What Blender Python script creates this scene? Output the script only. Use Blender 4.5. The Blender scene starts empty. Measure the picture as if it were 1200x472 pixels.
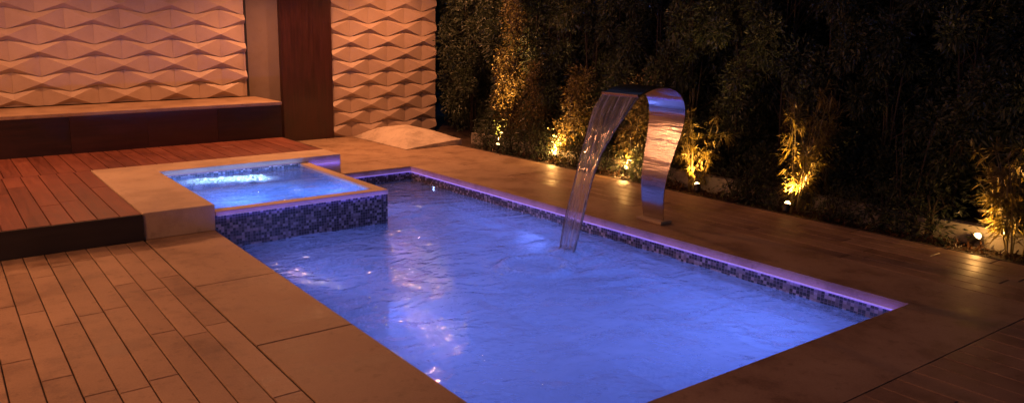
import bpy, bmesh, math, random
from mathutils import Vector, Matrix, noise
random.seed(11)
sc = bpy.context.scene
C = sc.collection
R = math.radians

# ------------------------------------------------------------------ helpers
class MB:
    """collects shapes in world coordinates; build() links them as ONE mesh object"""
    def __init__(s): s.v = []; s.f = []; s.mi = []; s.cur = 0
    def quad(s, a, b, c, d):
        n = len(s.v); s.v += [a, b, c, d]; s.f.append((n, n+1, n+2, n+3)); s.mi.append(s.cur)
    def box(s, x0, x1, y0, y1, z0, z1, M=None, ch=0.0):
        n = len(s.v)
        if ch <= 0:
            P = [(x, y, z) for z in (z0, z1) for y in (y0, y1) for x in (x0, x1)]
            F = [(0, 2, 3, 1), (4, 5, 7, 6), (0, 1, 5, 4), (2, 6, 7, 3), (0, 4, 6, 2), (1, 3, 7, 5)]
        else:   # box with its top edges chamfered
            P = [(x0, y0, z0), (x1, y0, z0), (x0, y1, z0), (x1, y1, z0)]
            P += [(x0, y0, z1-ch), (x1, y0, z1-ch), (x0, y1, z1-ch), (x1, y1, z1-ch)]
            P += [(x0+ch, y0+ch, z1), (x1-ch, y0+ch, z1), (x0+ch, y1-ch, z1), (x1-ch, y1-ch, z1)]
            F = [(0, 2, 3, 1), (0, 1, 5, 4), (2, 6, 7, 3), (0, 4, 6, 2), (1, 3, 7, 5),
                 (4, 5, 9, 8), (7, 6, 10, 11), (6, 4, 8, 10), (5, 7, 11, 9), (8, 9, 11, 10)]
        if M is not None: P = [tuple(M @ Vector(p)) for p in P]
        s.v += P; s.f += [tuple(n+i for i in f) for f in F]; s.mi += [s.cur]*len(F)
    def tube(s, pts, rad, seg=8, cap=True):
        n0 = len(s.v); pts = [Vector(p) for p in pts]
        rad = rad if isinstance(rad, (list, tuple)) else [rad]*len(pts)
        for i, p in enumerate(pts):
            d = (pts[min(i+1, len(pts)-1)] - pts[max(i-1, 0)]).normalized()
            a = d.orthogonal().normalized() if i == 0 else (a - d*a.dot(d)).normalized()
            b = d.cross(a)
            for k in range(seg):
                t = 2*math.pi*k/seg
                s.v.append(tuple(p + (a*math.cos(t) + b*math.sin(t))*rad[i]))
        for i in range(len(pts)-1):
            for k in range(seg):
                a0 = n0+i*seg+k; b0 = n0+i*seg+(k+1) % seg
                s.f.append((a0, b0, b0+seg, a0+seg)); s.mi.append(s.cur)
        if cap:
            s.f.append(tuple(n0+k for k in range(seg))[::-1]); s.mi.append(s.cur)
            m = n0+(len(pts)-1)*seg
            s.f.append(tuple(m+k for k in range(seg))); s.mi.append(s.cur)
    def mesh(s, name, off=(0, 0, 0)):
        me = bpy.data.meshes.new(name)
        ox, oy, oz = off
        me.from_pydata([(x-ox, y-oy, z-oz) for x, y, z in s.v], [], s.f)
        me.polygons.foreach_set('material_index', s.mi)
        me.update(); return me

def wloc(o):
    v = Vector((0, 0, 0))
    while o: v += o.location; o = o.parent
    return v
def link(o, parent=None):
    C.objects.link(o)
    if parent: o.parent = parent
    return o
def part(name, mb, mats, parent=None, base=None, smooth=False, bevel=0, sharp=None):
    off = wloc(parent) if parent else (base or (0, 0, 0))
    me = mb.mesh(name, off)
    for m in (mats if isinstance(mats, (list, tuple)) else [mats]): me.materials.append(m)
    if smooth: me.polygons.foreach_set('use_smooth', [True]*len(me.polygons))
    if sharp is not None:
        me.set_sharp_from_angle(angle=R(sharp))
    o = bpy.data.objects.new(name, me)
    link(o, parent)
    if not parent and base: o.location = base
    if bevel:
        b = o.modifiers.new('bevel', 'BEVEL'); b.width = bevel; b.segments = 2; b.limit_method = 'ANGLE'
    return o
def tag(o, label=None, cat=None, group=None, kind=None):
    if label: o['label'] = label
    if cat: o['category'] = cat
    if group: o['group'] = group
    if kind: o['kind'] = kind
    return o
def thing(name, loc, label, cat, group=None):
    o = bpy.data.objects.new(name, None); o.location = loc; o.empty_display_size = .1
    C.objects.link(o); return tag(o, label, cat, group)
def copy_tree(o, parent=None):
    c = o.copy(); C.objects.link(c)
    if parent: c.parent = parent
    for ch in [x for x in bpy.data.objects if x.parent == o]: copy_tree(ch, c)
    return c

# ------------------------------------------------------------------ materials
def new_mat(name):
    m = bpy.data.materials.new(name); m.use_nodes = True
    nt = m.node_tree; nt.nodes.clear()
    out = nt.nodes.new('ShaderNodeOutputMaterial')
    return m, nt, out
class G:
    def __init__(s, nt): s.nt = nt
    def n(s, t, **k):
        x = s.nt.nodes.new(t)
        for a, b in k.items():
            if a.startswith('i_'): x.inputs[int(a[2:])].default_value = b
            else: setattr(x, a, b)
        return x
    def l(s, a, b): s.nt.links.new(a, b)
    def math(s, op, a, b=None, c=None):
        x = s.n('ShaderNodeMath', operation=op)
        for i, q in enumerate((a, b, c)):
            if q is None: continue
            if hasattr(q, 'is_output'): s.l(q, x.inputs[i])
            else: x.inputs[i].default_value = q
        return x.outputs[0]
    def ramp(s, fac, stops, interp='LINEAR'):
        x = s.n('ShaderNodeValToRGB'); r = x.color_ramp; r.interpolation = interp
        while len(r.elements) < len(stops): r.elements.new(.5)
        for e, (p, c) in zip(r.elements, stops):
            e.position = p; e.color = (*c, 1) if len(c) == 3 else c
        if fac is not None: s.l(fac, x.inputs[0])
        return x.outputs[0]
    def noise(s, vec, scale, detail=4, rough=.6):
        x = s.n('ShaderNodeTexNoise'); x.inputs['Scale'].default_value = scale
        x.inputs['Detail'].default_value = detail; x.inputs['Roughness'].default_value = rough
        if vec is not None: s.l(vec, x.inputs['Vector'])
        return x.outputs[0]
    def mix(s, fac, a, b, mode='MIX'):
        x = s.n('ShaderNodeMix', data_type='RGBA', blend_type=mode)
        for i, q in ((0, fac), (6, a), (7, b)):
            if hasattr(q, 'is_output'): s.l(q, x.inputs[i])
            elif i == 0: x.inputs[0].default_value = q
            else: x.inputs[i].default_value = (*q, 1)
        return x.outputs[2]
    def bump(s, h, strength=.3, dist=.01):
        x = s.n('ShaderNodeBump'); x.inputs['Strength'].default_value = strength
        x.inputs['Distance'].default_value = dist; s.l(h, x.inputs['Height']); return x.outputs[0]
    def pos(s): return s.n('ShaderNodeNewGeometry').outputs['Position']
    def island(s): return s.n('ShaderNodeNewGeometry').outputs['Random Per Island']
def set_in(s, node, name, val):
    if hasattr(val, 'is_output'): s.l(val, node.inputs[name])
    else: node.inputs[name].default_value = val
def principled(g, out, color, rough=.6, metal=0., normal=None, spec=.5, **k):
    p = g.n('ShaderNodeBsdfPrincipled')
    if isinstance(color, tuple): color = (*color, 1)
    set_in(g, p, 'Base Color', color); set_in(g, p, 'Roughness', rough); set_in(g, p, 'Metallic', metal)
    p.inputs['Specular IOR Level'].default_value = spec
    if normal is not None: g.l(normal, p.inputs['Normal'])
    for a, b in k.items(): set_in(g, p, a.replace('_', ' '), b)
    g.l(p.outputs[0], out.inputs[0]); return p

def stone_mat(name, c0, c1, rough=.75, grain=90, island=.0, bump=.25, spec=.3, stain_f=.6):
    m, nt, out = new_mat(name); g = G(nt); P = g.pos()
    big = g.noise(P, 1.3, 5); fine = g.noise(P, grain, 3)
    mixf = g.math('ADD', g.math('MULTIPLY', big, .7), g.math('MULTIPLY', fine, .45))
    if island: mixf = g.math('ADD', mixf, g.math('MULTIPLY', g.math('SUBTRACT', g.island(), .5), island))
    col = g.ramp(mixf, [(.35, c0), (.8, c1)])
    stain = g.ramp(g.noise(P, 2.6, 7, .72), [(.40, (.55, .50, .46)), (.50, (.92, .9, .88)), (.6, (1, 1, 1))])
    col = g.mix(stain_f, col, stain, 'MULTIPLY')
    spots = g.ramp(g.noise(P, 16, 3, .5), [(.30, (.6, .58, .55)), (.40, (1, 1, 1))])
    col = g.mix(min(.5, stain_f), col, spots, 'MULTIPLY')
    h = g.math('ADD', g.math('MULTIPLY', fine, .5), g.noise(P, 22, 4))
    rr = g.math('ADD', g.math('MULTIPLY', g.noise(P, 2.6, 7, .72), .7), rough-.40)
    principled(g, out, col, rr, normal=g.bump(h, bump, .006), spec=spec)
    return m
M = {}
M['slab'] = stone_mat('travertine_slab', (.31, .20, .125), (.46, .33, .215), .62, bump=.22)
M['plank'] = stone_mat('stone_plank', (.27, .17, .105), (.42, .28, .18), .55, island=.22, bump=.3)
M['joint'] = stone_mat('joint_bed', (.06, .045, .036), (.10, .08, .06), .9)
M['coping'] = stone_mat('spa_coping_stone', (.48, .36, .25), (.60, .48, .34), .6, bump=.15, stain_f=.3)
M['mound'] = stone_mat('pale_stone', (.50, .42, .33), (.66, .56, .45), .7, bump=.35)
M['plaster'] = stone_mat('brown_plaster', (.17, .125, .10), (.22, .165, .13), .85, bump=.1, stain_f=.15)
M['relief'] = stone_mat('relief_plaster', (.38, .27, .20), (.45, .335, .26), .55, island=.0, bump=.05, spec=.5, stain_f=.12)
M['whitewall'] = stone_mat('white_painted_wall', (.24, .22, .19), (.40, .37, .32), .8, bump=.3)
M['soil'] = stone_mat('garden_soil', (.018, .012, .009), (.06, .035, .022), .95, grain=60, bump=1.0)
M['ground'] = stone_mat('ground_earth', (.05, .045, .04), (.09, .08, .07), .95)

def wood_mat(name, cols, rough, axis='y', island=.6, scale=1.0, coat=0.):
    m, nt, out = new_mat(name); g = G(nt); P = g.pos()
    mp = g.n('ShaderNodeMapping'); g.l(P, mp.inputs[0])
    mp.inputs['Scale'].default_value = {'y': (22, 1.6, 22), 'x': (1.6, 22, 22), 'z': (22, 22, 1.6)}[axis]
    off = g.n('ShaderNodeCombineXYZ'); r = g.island()
    g.l(g.math('MULTIPLY', r, 37.), off.inputs[0]); g.l(g.math('MULTIPLY', r, 11.), off.inputs[1])
    g.l(off.outputs[0], mp.inputs['Location'])
    gr = g.noise(mp.outputs[0], scale, 6, .65)
    f = g.math('ADD', gr, g.math('MULTIPLY', g.math('SUBTRACT', r, .5), island))
    f = g.math('ADD', f, g.math('MULTIPLY', g.math('SUBTRACT', g.noise(P, 1.7, 3), .5), .5))
    col = g.ramp(f, [(.25, cols[0]), (.5, cols[1]), (.8, cols[2])])
    principled(g, out, col, g.math('ADD', g.math('MULTIPLY', gr, .3), rough-.15), normal=g.bump(gr, .35, .004), spec=.5, Coat_Weight=coat)
    return m
M['deckwood'] = wood_mat('red_hardwood', [(.10, .025, .014), (.17, .048, .028), (.25, .08, .048)], .5, island=.3)
M['pillarwood'] = wood_mat('dark_red_panel_wood', [(.022, .006, .006), (.042, .010, .009), (.066, .016, .013)], .38, 'z', .3)
M['benchwood'] = wood_mat('dark_bench_wood', [(.018, .008, .008), (.035, .012, .011), (.055, .018, .015)], .45, 'x', .4)
M['fascia'] = wood_mat('blackened_fascia', [(.012, .011, .012), (.02, .017, .018), (.03, .025, .025)], .5, 'x', .3)

def mosaic_mat(name, axes, size, cols, grout, floor_like=False, rough=.18):
    m, nt, out = new_mat(name); g = G(nt); P = g.pos()
    sp = g.n('ShaderNodeSeparateXYZ'); g.l(P, sp.inputs[0])
    if axes == 'wall': u = g.math('ADD', sp.outputs[0], sp.outputs[1]); v = sp.outputs[2]
    else: u = sp.outputs[0]; v = sp.outputs[1]
    u = g.math('DIVIDE', u, size); v = g.math('DIVIDE', v, size)
    cu = g.math('FLOOR', u); cv = g.math('FLOOR', v)
    cb = g.n('ShaderNodeCombineXYZ'); g.l(cu, cb.inputs[0]); g.l(cv, cb.inputs[1])
    wn = g.n('ShaderNodeTexWhiteNoise', noise_dimensions='2D'); g.l(cb.outputs[0], wn.inputs[0])
    st = [(i/len(cols), c) for i, c in enumerate(cols)]
    col = g.ramp(wn.outputs[0], st, 'CONSTANT')
    fu = g.math('ABSOLUTE', g.math('SUBTRACT', g.math('FRACT', u), .5)); fv = g.math('ABSOLUTE', g.math('SUBTRACT', g.math('FRACT', v), .5))
    gm = g.math('GREATER_THAN', g.math('MAXIMUM', fu, fv), .445)
    col = g.mix(gm, col, grout)
    h = g.math('SUBTRACT', 1., gm)
    principled(g, out, col, g.math('ADD', g.math('MULTIPLY', gm, .5), rough), normal=g.bump(h, .4, .002), spec=.6)
    return m
M['tile'] = mosaic_mat('glass_mosaic_band', 'wall', .026,
    [(.008, .008, .015), (.015, .012, .025), (.20, .17, .20), (.008, .008, .015), (.36, .33, .38), (.01, .01, .02), (.12, .10, .12), (.008, .008, .015), (.30, .27, .30), (.05, .04, .05)], (.22, .20, .22), rough=.32)
M['tiledark'] = mosaic_mat('dark_mosaic', 'wall', .03,
    [(.012, .012, .04), (.03, .03, .08), (.08, .08, .16), (.012, .012, .03), (.03, .03, .06), (.14, .14, .22), (.02, .02, .05)], (.10, .10, .15))
M['tilepale'] = mosaic_mat('pale_blue_mosaic', 'wall', .03,
    [(.45, .52, .62), (.52, .58, .66), (.38, .45, .56), (.48, .55, .6), (.56, .6, .68)], (.5, .55, .6))
M['floorpale'] = mosaic_mat('pale_floor_mosaic', 'floor', .03,
    [(.48, .55, .64), (.55, .60, .68), (.42, .50, .60), (.52, .58, .64), (.58, .62, .7)], (.55, .6, .65))

def simple(name, col, rough=.5, metal=0., spec=.5, nscale=40, nb=.1, **k):
    m, nt, out = new_mat(name); g = G(nt); P = g.pos()
    n = g.noise(P, nscale, 4)
    c = g.mix(n, tuple(x*.8 for x in col), tuple(min(1, x*1.15) for x in col))
    principled(g, out, c, rough, metal, normal=g.bump(n, nb, .002), spec=spec, **k); return m
M['black'] = simple('black_lamp_housing', (.02, .02, .022), .45)
M['lens'] = None
def emit(name, col, s):
    m, nt, out = new_mat(name); g = G(nt)
    e = g.n('ShaderNodeEmission'); e.inputs[0].default_value = (*col, 1); e.inputs[1].default_value = s
    g.l(e.outputs[0], out.inputs[0]); return m
M['lampglow'] = emit('warm_led_lens', (1, .55, .2), 12)
M['washglow'] = emit('unseen_lamp_lens', (1, .5, .22), 3)  # lens glow of the assumed wall lamps and added terrace lamps
M['stripglow'] = emit('added_violet_strip', (.62, .40, 1.), .55)  # glow of the strips added along the edges
M['poolglow'] = emit('pool_led_lens', (.35, .5, 1), 14)
M['trimwhite'] = simple('pale_trim', (.55, .48, .48), .4)
M['backdrop'] = simple('dark_blue_grey_backdrop', (.10, .12, .16), .8)
M['steeltrim'] = simple('dark_frame_metal', (.03, .03, .035), .4, .6)

def steel():
    m, nt, out = new_mat('polished_steel'); g = G(nt); P = g.pos()
    mp = g.n('ShaderNodeMapping'); g.l(P, mp.inputs[0]); mp.inputs['Scale'].default_value = (9, 1.0, 15)
    n = g.noise(mp.outputs[0], 1., 4, .6)
    b = g.bump(n, .22, .02)
    principled(g, out, (.52, .48, .47), g.math('ADD', g.math('MULTIPLY', n, .14), .11), 1., normal=b)
    return m
M['steel'] = steel()

def leaf_mat(name, c0, c1, c2):
    m, nt, out = new_mat(name); g = G(nt)
    r = g.island(); col = g.ramp(r, [(0, c0), (.6, c1), (1, c2)])
    p = g.n('ShaderNodeBsdfPrincipled'); g.l(col, p.inputs['Base Color'])
    p.inputs['Roughness'].default_value = .42; p.inputs['Specular IOR Level'].default_value = .4
    t = g.n('ShaderNodeBsdfTranslucent'); g.l(g.mix(1., col, (1., 1., .55), 'MULTIPLY'), t.inputs[0])
    mx = g.n('ShaderNodeMixShader'); mx.inputs[0].default_value = .35
    g.l(p.outputs[0], mx.inputs[1]); g.l(t.outputs[0], mx.inputs[2]); g.l(mx.outputs[0], out.inputs[0]); return m
M['leafdark'] = leaf_mat('dark_hedge_leaf', (.032, .048, .034), (.052, .070, .044), (.085, .098, .06))
M['leafmid'] = leaf_mat('small_shrub_leaf', (.07, .055, .02), (.14, .105, .04), (.26, .19, .08))
M['leafbamboo'] = leaf_mat('bamboo_leaf', (.13, .10, .03), (.21, .17, .05), (.32, .25, .09))
M['leafred'] = leaf_mat('reddish_ground_leaf', (.03, .03, .015), (.08, .035, .02), (.12, .05, .03))
M['bark'] = simple('bark', (.04, .03, .022), .9, nb=.6)
M['cane'] = simple('bamboo_cane', (.16, .13, .05), .5)

def water_mat(name, tint, murk, murkcol, bscale, bstr, foam=None):
    m, nt, out = new_mat(name); g = G(nt); P = g.pos()
    mp = g.n('ShaderNodeMapping'); g.l(P, mp.inputs[0]); mp.inputs['Scale'].default_value = (.75, 1.25, 1.)
    mp.inputs['Rotation'].default_value = (0, 0, R(28))
    wv = g.n('ShaderNodeVectorMath', operation='ADD'); g.l(mp.outputs[0], wv.inputs[0])
    wn = g.n('ShaderNodeTexNoise'); wn.inputs['Scale'].default_value = 1.6; wn.inputs['Detail'].default_value = 1; g.l(P, wn.inputs['Vector'])
    sc_ = g.n('ShaderNodeVectorMath', operation='SCALE'); g.l(wn.outputs[1], sc_.inputs[0]); sc_.inputs['Scale'].default_value = .5
    g.l(sc_.outputs[0], wv.inputs[1])
    h = g.math('ADD', g.noise(wv.outputs[0], bscale, 1.5, .45), g.math('ADD', g.math('MULTIPLY', g.noise(wv.outputs[0], bscale*2.6, 1, .4), .28), g.math('MULTIPLY', g.noise(P, bscale*5, 1, .4), .2)))
    nrm = g.bump(h, bstr, .045)
    soft = g.bump(g.noise(wv.outputs[0], bscale*.8, 1, .4), bstr*.7, .045)
    tr = g.n('ShaderNodeBsdfTransparent'); tr.inputs[0].default_value = (*tint, 1)
    rf = g.n('ShaderNodeBsdfRefraction'); rf.inputs[0].default_value = (*tint, 1); rf.inputs['IOR'].default_value = 1.33; rf.inputs['Roughness'].default_value = .02
    g.l(nrm, rf.inputs['Normal'])
    body = g.n('ShaderNodeMixShader'); body.inputs[0].default_value = .6
    g.l(tr.outputs[0], body.inputs[1]); g.l(rf.outputs[0], body.inputs[2])
    # suspended bubbles and fine particles near the surface scatter light coming from below
    df = g.n('ShaderNodeBsdfTranslucent'); df.inputs[0].default_value = (*murkcol, 1); g.l(soft, df.inputs['Normal'])
    dd = g.n('ShaderNodeBsdfDiffuse'); dd.inputs[0].default_value = (*murkcol, 1); g.l(soft, dd.inputs['Normal'])
    dm = g.n('ShaderNodeMixShader'); dm.inputs[0].default_value = .2; g.l(df.outputs[0], dm.inputs[1]); g.l(dd.outputs[0], dm.inputs[2])
    b2 = g.n('ShaderNodeMixShader'); g.l(body.outputs[0], b2.inputs[1]); g.l(dm.outputs[0], b2.inputs[2])
    mf = g.math('MULTIPLY', g.ramp(g.noise(P, 1.4, 4), [(.3, (.75,)*3), (.7, (1.2,)*3)]), murk)
    if foam:
        att = g.n('ShaderNodeAttribute'); att.attribute_name = 'foam'
        fm = g.math('MULTIPLY', att.outputs['Fac'], g.ramp(g.noise(P, 34, 5, .75), [(.40, (0,)*3), (.58, (1,)*3)]))
        mf = g.math('MINIMUM', g.math('ADD', mf, fm), 1.)
    g.l(mf, b2.inputs[0])
    gl = g.n('ShaderNodeBsdfGlossy'); gl.inputs['Roughness'].default_value = .02; g.l(nrm, gl.inputs['Normal'])
    fr = g.n('ShaderNodeFresnel'); fr.inputs[0].default_value = 1.33; g.l(nrm, fr.inputs['Normal'])
    mx = g.n('ShaderNodeMixShader'); g.l(fr.outputs[0], mx.inputs[0]); g.l(b2.outputs[0], mx.inputs[1]); g.l(gl.outputs[0], mx.inputs[2])
    g.l(mx.outputs[0], out.inputs[0]); return m
M['water'] = water_mat('pool_water', (.86, .93, 1.), .31, (.84, .88, .95), 4.2, .9, foam=True)
M['spawater'] = water_mat('spa_water', (.85, .93, 1.), .20, (.6, .75, .95), 7.0, .6, foam=True)

def sheet_mat(name, amt):
    m, nt, out = new_mat(name); g = G(nt); P = g.pos()
    mp = g.n('ShaderNodeMapping'); g.l(P, mp.inputs[0]); mp.inputs['Scale'].default_value = (3, 16, 1.6)
    nrm = g.bump(g.noise(mp.outputs[0], 1., 2), .8, .03)
    rf = g.n('ShaderNodeBsdfRefraction'); rf.inputs['IOR'].default_value = 1.33; rf.inputs['Roughness'].default_value = .03; g.l(nrm, rf.inputs['Normal'])
    tr = g.n('ShaderNodeBsdfTransparent')
    gl = g.n('ShaderNodeBsdfGlossy'); gl.inputs['Roughness'].default_value = .08; g.l(nrm, gl.inputs['Normal'])
    df = g.n('ShaderNodeBsdfTranslucent'); df.inputs[0].default_value = (.95, .95, .95, 1)
    a = g.n('ShaderNodeMixShader'); a.inputs[0].default_value = .15; g.l(rf.outputs[0], a.inputs[1]); g.l(tr.outputs[0], a.inputs[2])
    b = g.n('ShaderNodeMixShader'); b.inputs[0].default_value = .20; g.l(a.outputs[0], b.inputs[1])
    d2 = g.n('ShaderNodeBsdfDiffuse'); d2.inputs[0].default_value = (.9, .9, .9, 1); m2 = g.n('ShaderNodeMixShader'); m2.inputs[0].default_value = .5; g.l(df.outputs[0], m2.inputs[1]); g.l(d2.outputs[0], m2.inputs[2]); g.l(m2.outputs[0], b.inputs[2])
    m3 = g.n('ShaderNodeMapping'); g.l(P, m3.inputs[0]); m3.inputs['Scale'].default_value = (2, 38, 2.6)
    g.l(g.math('MULTIPLY', g.ramp(g.noise(m3.outputs[0], 1., 3, .6), [(.38, (.06,)*3), (.55, (.45,)*3), (.68, (1.,)*3)]), amt), b.inputs[0])
    c = g.n('ShaderNodeMixShader'); c.inputs[0].default_value = .06; g.l(b.outputs[0], c.inputs[1]); g.l(gl.outputs[0], c.inputs[2])
    g.l(c.outputs[0], out.inputs[0]); return m
M['sheet'] = sheet_mat('falling_water', .38); M['rim'] = sheet_mat('falling_water_rim', .6)

# ------------------------------------------------------------------ dimensions (metres; origin = far right corner of the pool edge)
PW, PL = 3.12, 6.02         # pool opening: x -PW..0, y -PL..0
WZ = -.17                   # pool water level
FL = -1.35                  # pool floor
SH = .232                   # raised spa height
SY = -1.815                 # front of the raised spa and wooden deck
SBY0, SBY1 = .08, .56       # rear spa coping beam
SXE = -.957                 # its right-hand end
SLX, SLZ = -1.39, .168      # spillover lip: outer x, height
BX = 1.58                   # edge of the planting bed
WY = 3.0                    # wall plane
KX = 1.98                   # low white garden wall

# ------------------------------------------------------------------ ground and paving
g0 = MB(); Z = -.06
for (x0, x1, y0, y1) in ((-60, -PW-.3, -60, 60), (.3, 60, -60, 60), (-PW-.3, .3, -60, -PL-.3), (-PW-.3, .3, .3, 60)):
    g0.quad((x0, y0, Z), (x1, y0, Z), (x1, y1, Z), (x0, y1, Z))
tag(part('ground', g0, M['ground']), kind='structure')

bed = MB()      # mortar bed the paving lies in
for (x0, x1, y0, y1) in ((-9, -PW-.02, -11, WY), (.02, BX-.01, -11, WY), (-PW-.02, .02, -11, -PL-.02), (-PW-.02, .02, .02, WY)):
    bed.box(x0, x1, y0, y1, -.05, -.012)
tag(part('mortar_bed', bed, M['joint']), kind='structure')

slab = MB(); GAP = .0035
def slabs(x0, x1, y0, y1, n, along, z0=-.0605, ch=.004, GAP=.0035):
    for i in range(n):
        if along == 'y': a = y0+(y1-y0)*i/n; b = y0+(y1-y0)*(i+1)/n; slab.box(x0+GAP, x1-GAP, a+GAP, b-GAP, -.010, random.uniform(-.0006, .0006), ch=ch)
        else: a = x0+(x1-x0)*i/n; b = x0+(x1-x0)*(i+1)/n; slab.box(a+GAP, b-GAP, y0+GAP, y1-GAP, -.010, random.uniform(-.0006, .0006), ch=ch)
for a_, b_ in zip((-PL, -5.58, -4.40, -3.22, -2.04), (-5.58, -4.40, -3.22, -2.04, SY+.25)): slabs(-3.72, -PW, a_, b_, 1, 'y')               # left coping run
slab.box(-3.72, .62, -6.518, -PL, -.010, 0)                # near coping run
slab.box(0, .62, -PL+.0008, -.0005, -.010, 0)                        # right coping run
slabs(SXE, .62, 0.0, .62, 2, 'x')                    # far coping run
slabs(-3.9, 1.575, .62, WY, 4, 'x')                  # smooth slabs in front of the wall
slabs(.62, 1.575, -1.2, .62, 2, 'y')
tag(part('paving_slabs', slab, M['slab']), kind='structure')

pk = MB()
def planks(x0, x1, y0, y1, w=.17, L=(.9, 1.25), gap=.0034, top=0.0):
    n = max(1, round((x1-x0)/w)); w = (x1-x0)/n
    for i in range(n):
        a = y1 - (random.uniform(.15, L[0]) if i % 2 else random.uniform(.5, L[1])); prev = y1
        while True:
            a = max(a, y0)
            pk.box(x0+i*w+gap, x0+(i+1)*w-gap, a+gap*.6, prev-gap*.6, -.010, top+random.uniform(-.0012, .0012), ch=.004)
            if a <= y0: break
            prev = a; a -= random.uniform(*L)
planks(-8.7, -3.725, -9.5, SY+.12, w=.149)
planks(.625, 1.575, -6.52, -1.2, w=.158)
planks(-3.72, 3.9, -10.5, -6.519, w=.158)
tag(part('paving_planks', pk, M['plank']), kind='structure')

# ------------------------------------------------------------------ swimming pool
pool = thing('swimming_pool', (-PW/2, -PL/2, 0), 'rectangular blue lit swimming pool with mosaic tile band below its stone edge', 'pool')
w = MB(); e = .014
def wallring(mb, z0, z1, t=.2, ins=e, x0=-PW, x1=0., y0=-PL, y1=0.):
    mb.box(x0-t, x0-ins, y0-t, y1+t, z0, z1); mb.box(x1+ins, x1+t, y0-t, y1+t, z0, z1)
    mb.box(x0-ins, x1+ins, y0-t, y0-ins, z0, z1); mb.box(x0-ins, x1+ins, y1+ins, y1+t, z0, z1)
wallring(w, -.36, -.0655); part('tile_band', w, M['tile'], pool)
w = MB(); wallring(w, FL, -.3625); part('wall', w, M['tilepale'], pool)
w = MB(); w.box(-PW-.2, .2, -PL-.2, .2, FL-.1, FL-.002); part('floor', w, M['floorpale'], pool)
w = MB(); wallring(w, -.0635, -.0115, t=.199, ins=0); part('coping_nosing', w, M['slab'], pool)
w = MB()  # pale strip standing in for light caught along the coping's lower edge
w.box(-.008, .012, -PL, 0, -.0755, -.0655); w.box(-PW-.012, -PW+.008, -PL, SY, -.0755, -.0655)
w.box(-PW+.008, -.008, -PL-.012, -PL+.008, -.0755, -.0655); w.box(SXE, -.008, -.008, .012, -.0755, -.0655)
part('edge_highlight_strip', w, M['trimwhite'], pool)

def pool_lamp(x, y, z, nx, ny, r=.045):
    d = Vector((nx, ny, 0)); mb = MB(); mb.tube([Vector((x, y, z)), Vector((x, y, z))+d*.02], [r*1.35, r*1.2], 20)
    rim = part('underwater_light', mb, M['trimwhite'], pool, smooth=True, sharp=40)
    mb = MB(); mb.tube([Vector((x, y, z))+d*.0205, Vector((x, y, z))+d*.026], [r, r*.8], 20)
    part('lens', mb, M['poolglow'], rim); return rim
def lamp(kind, name, loc, col, power, parent=None, **k):
    l = bpy.data.lights.new(name, kind); l.color = col; l.energy = power
    for a, b in k.items(): setattr(l, a, b)
    o = bpy.data.objects.new(name, l); C.objects.link(o)
    if parent: o.parent = parent; o.location = Vector(loc)-wloc(parent)
    else: o.location = loc
    return o
def aim(o, d): o.rotation_euler = Vector(d).to_track_quat('-Z', 'Y').to_euler()
BLUE = (.16, .24, 1.)
for (x, y, nx, ny, pw) in ((-PW, -2.9, 1, 0, 1.15), (-PW, -4.6, 1, 0, .85), (-1.0, -PL, 0, 1, 1.15)):  # underwater lamps assumed out of view; they give the water its blue
    pool_lamp(x-nx*e, y-ny*e, -.95, nx, ny)
    lo = lamp('AREA', 'pool_lamp_light', (x+nx*.10, y+ny*.10, -.95), BLUE, 25*pw, pool, shape='DISK', size=.26)
    aim(lo, (nx, ny, .05)); lo.data.spread = R(175)
pool_lamp(SLX, -1.0, -.9, 1, 0)  # lamp added out of view beside the spa to brighten the far water
lo = lamp('AREA', 'pool_lamp_light', (SLX+.14, -1.0, -.9), BLUE, 24, pool, shape='DISK', size=.4); aim(lo, (.35, -.95, .02)); lo.data.spread = R(175)
pl = pool_lamp(.014, -.55, -.205, -1, 0, .02)

EDGE_BLUE = (.15, .10, 1.)
def edge_glow(owner, x0, y0, x1, y1, z, d, power, dd=.034, name='added_glow_strip', col=EDGE_BLUE):  # added strip and light, give the stone edges their blue-violet glow
    L = math.hypot(x1-x0, y1-y0); ux, uy = (x1-x0)/L, (y1-y0)/L
    mb = MB(); cx_, cy_ = (x0+x1)/2, (y0+y1)/2; hx, hy = abs(ux)*L/2+abs(uy)*.0022, abs(uy)*L/2+abs(ux)*.0022
    mb.box(cx_-hx, cx_+hx, cy_-hy, cy_+hy, z, z+.004); part(name, mb, M['stripglow'], owner)
    lo = lamp('AREA', 'added_edge_light', (cx_+d[0]*-dd, cy_+d[1]*-dd, z-.008), col, power, owner, shape='RECTANGLE', size=L, size_y=.006)
    zz = -Vector((d[0], d[1], d[2])).normalized(); xx = Vector((ux, uy, 0)); yy = zz.cross(xx)
    lo.rotation_euler = Matrix((xx, yy, zz)).transposed().to_euler(); return lo
edge_glow(pool, -.0045, -PL+.01, -.0045, -.01, -.0653, (1, 0, .9), 2.4)
edge_glow(pool, SXE+.01, -.0045, -.012, -.0045, -.0653, (0, 1, .9), .25)

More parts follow.
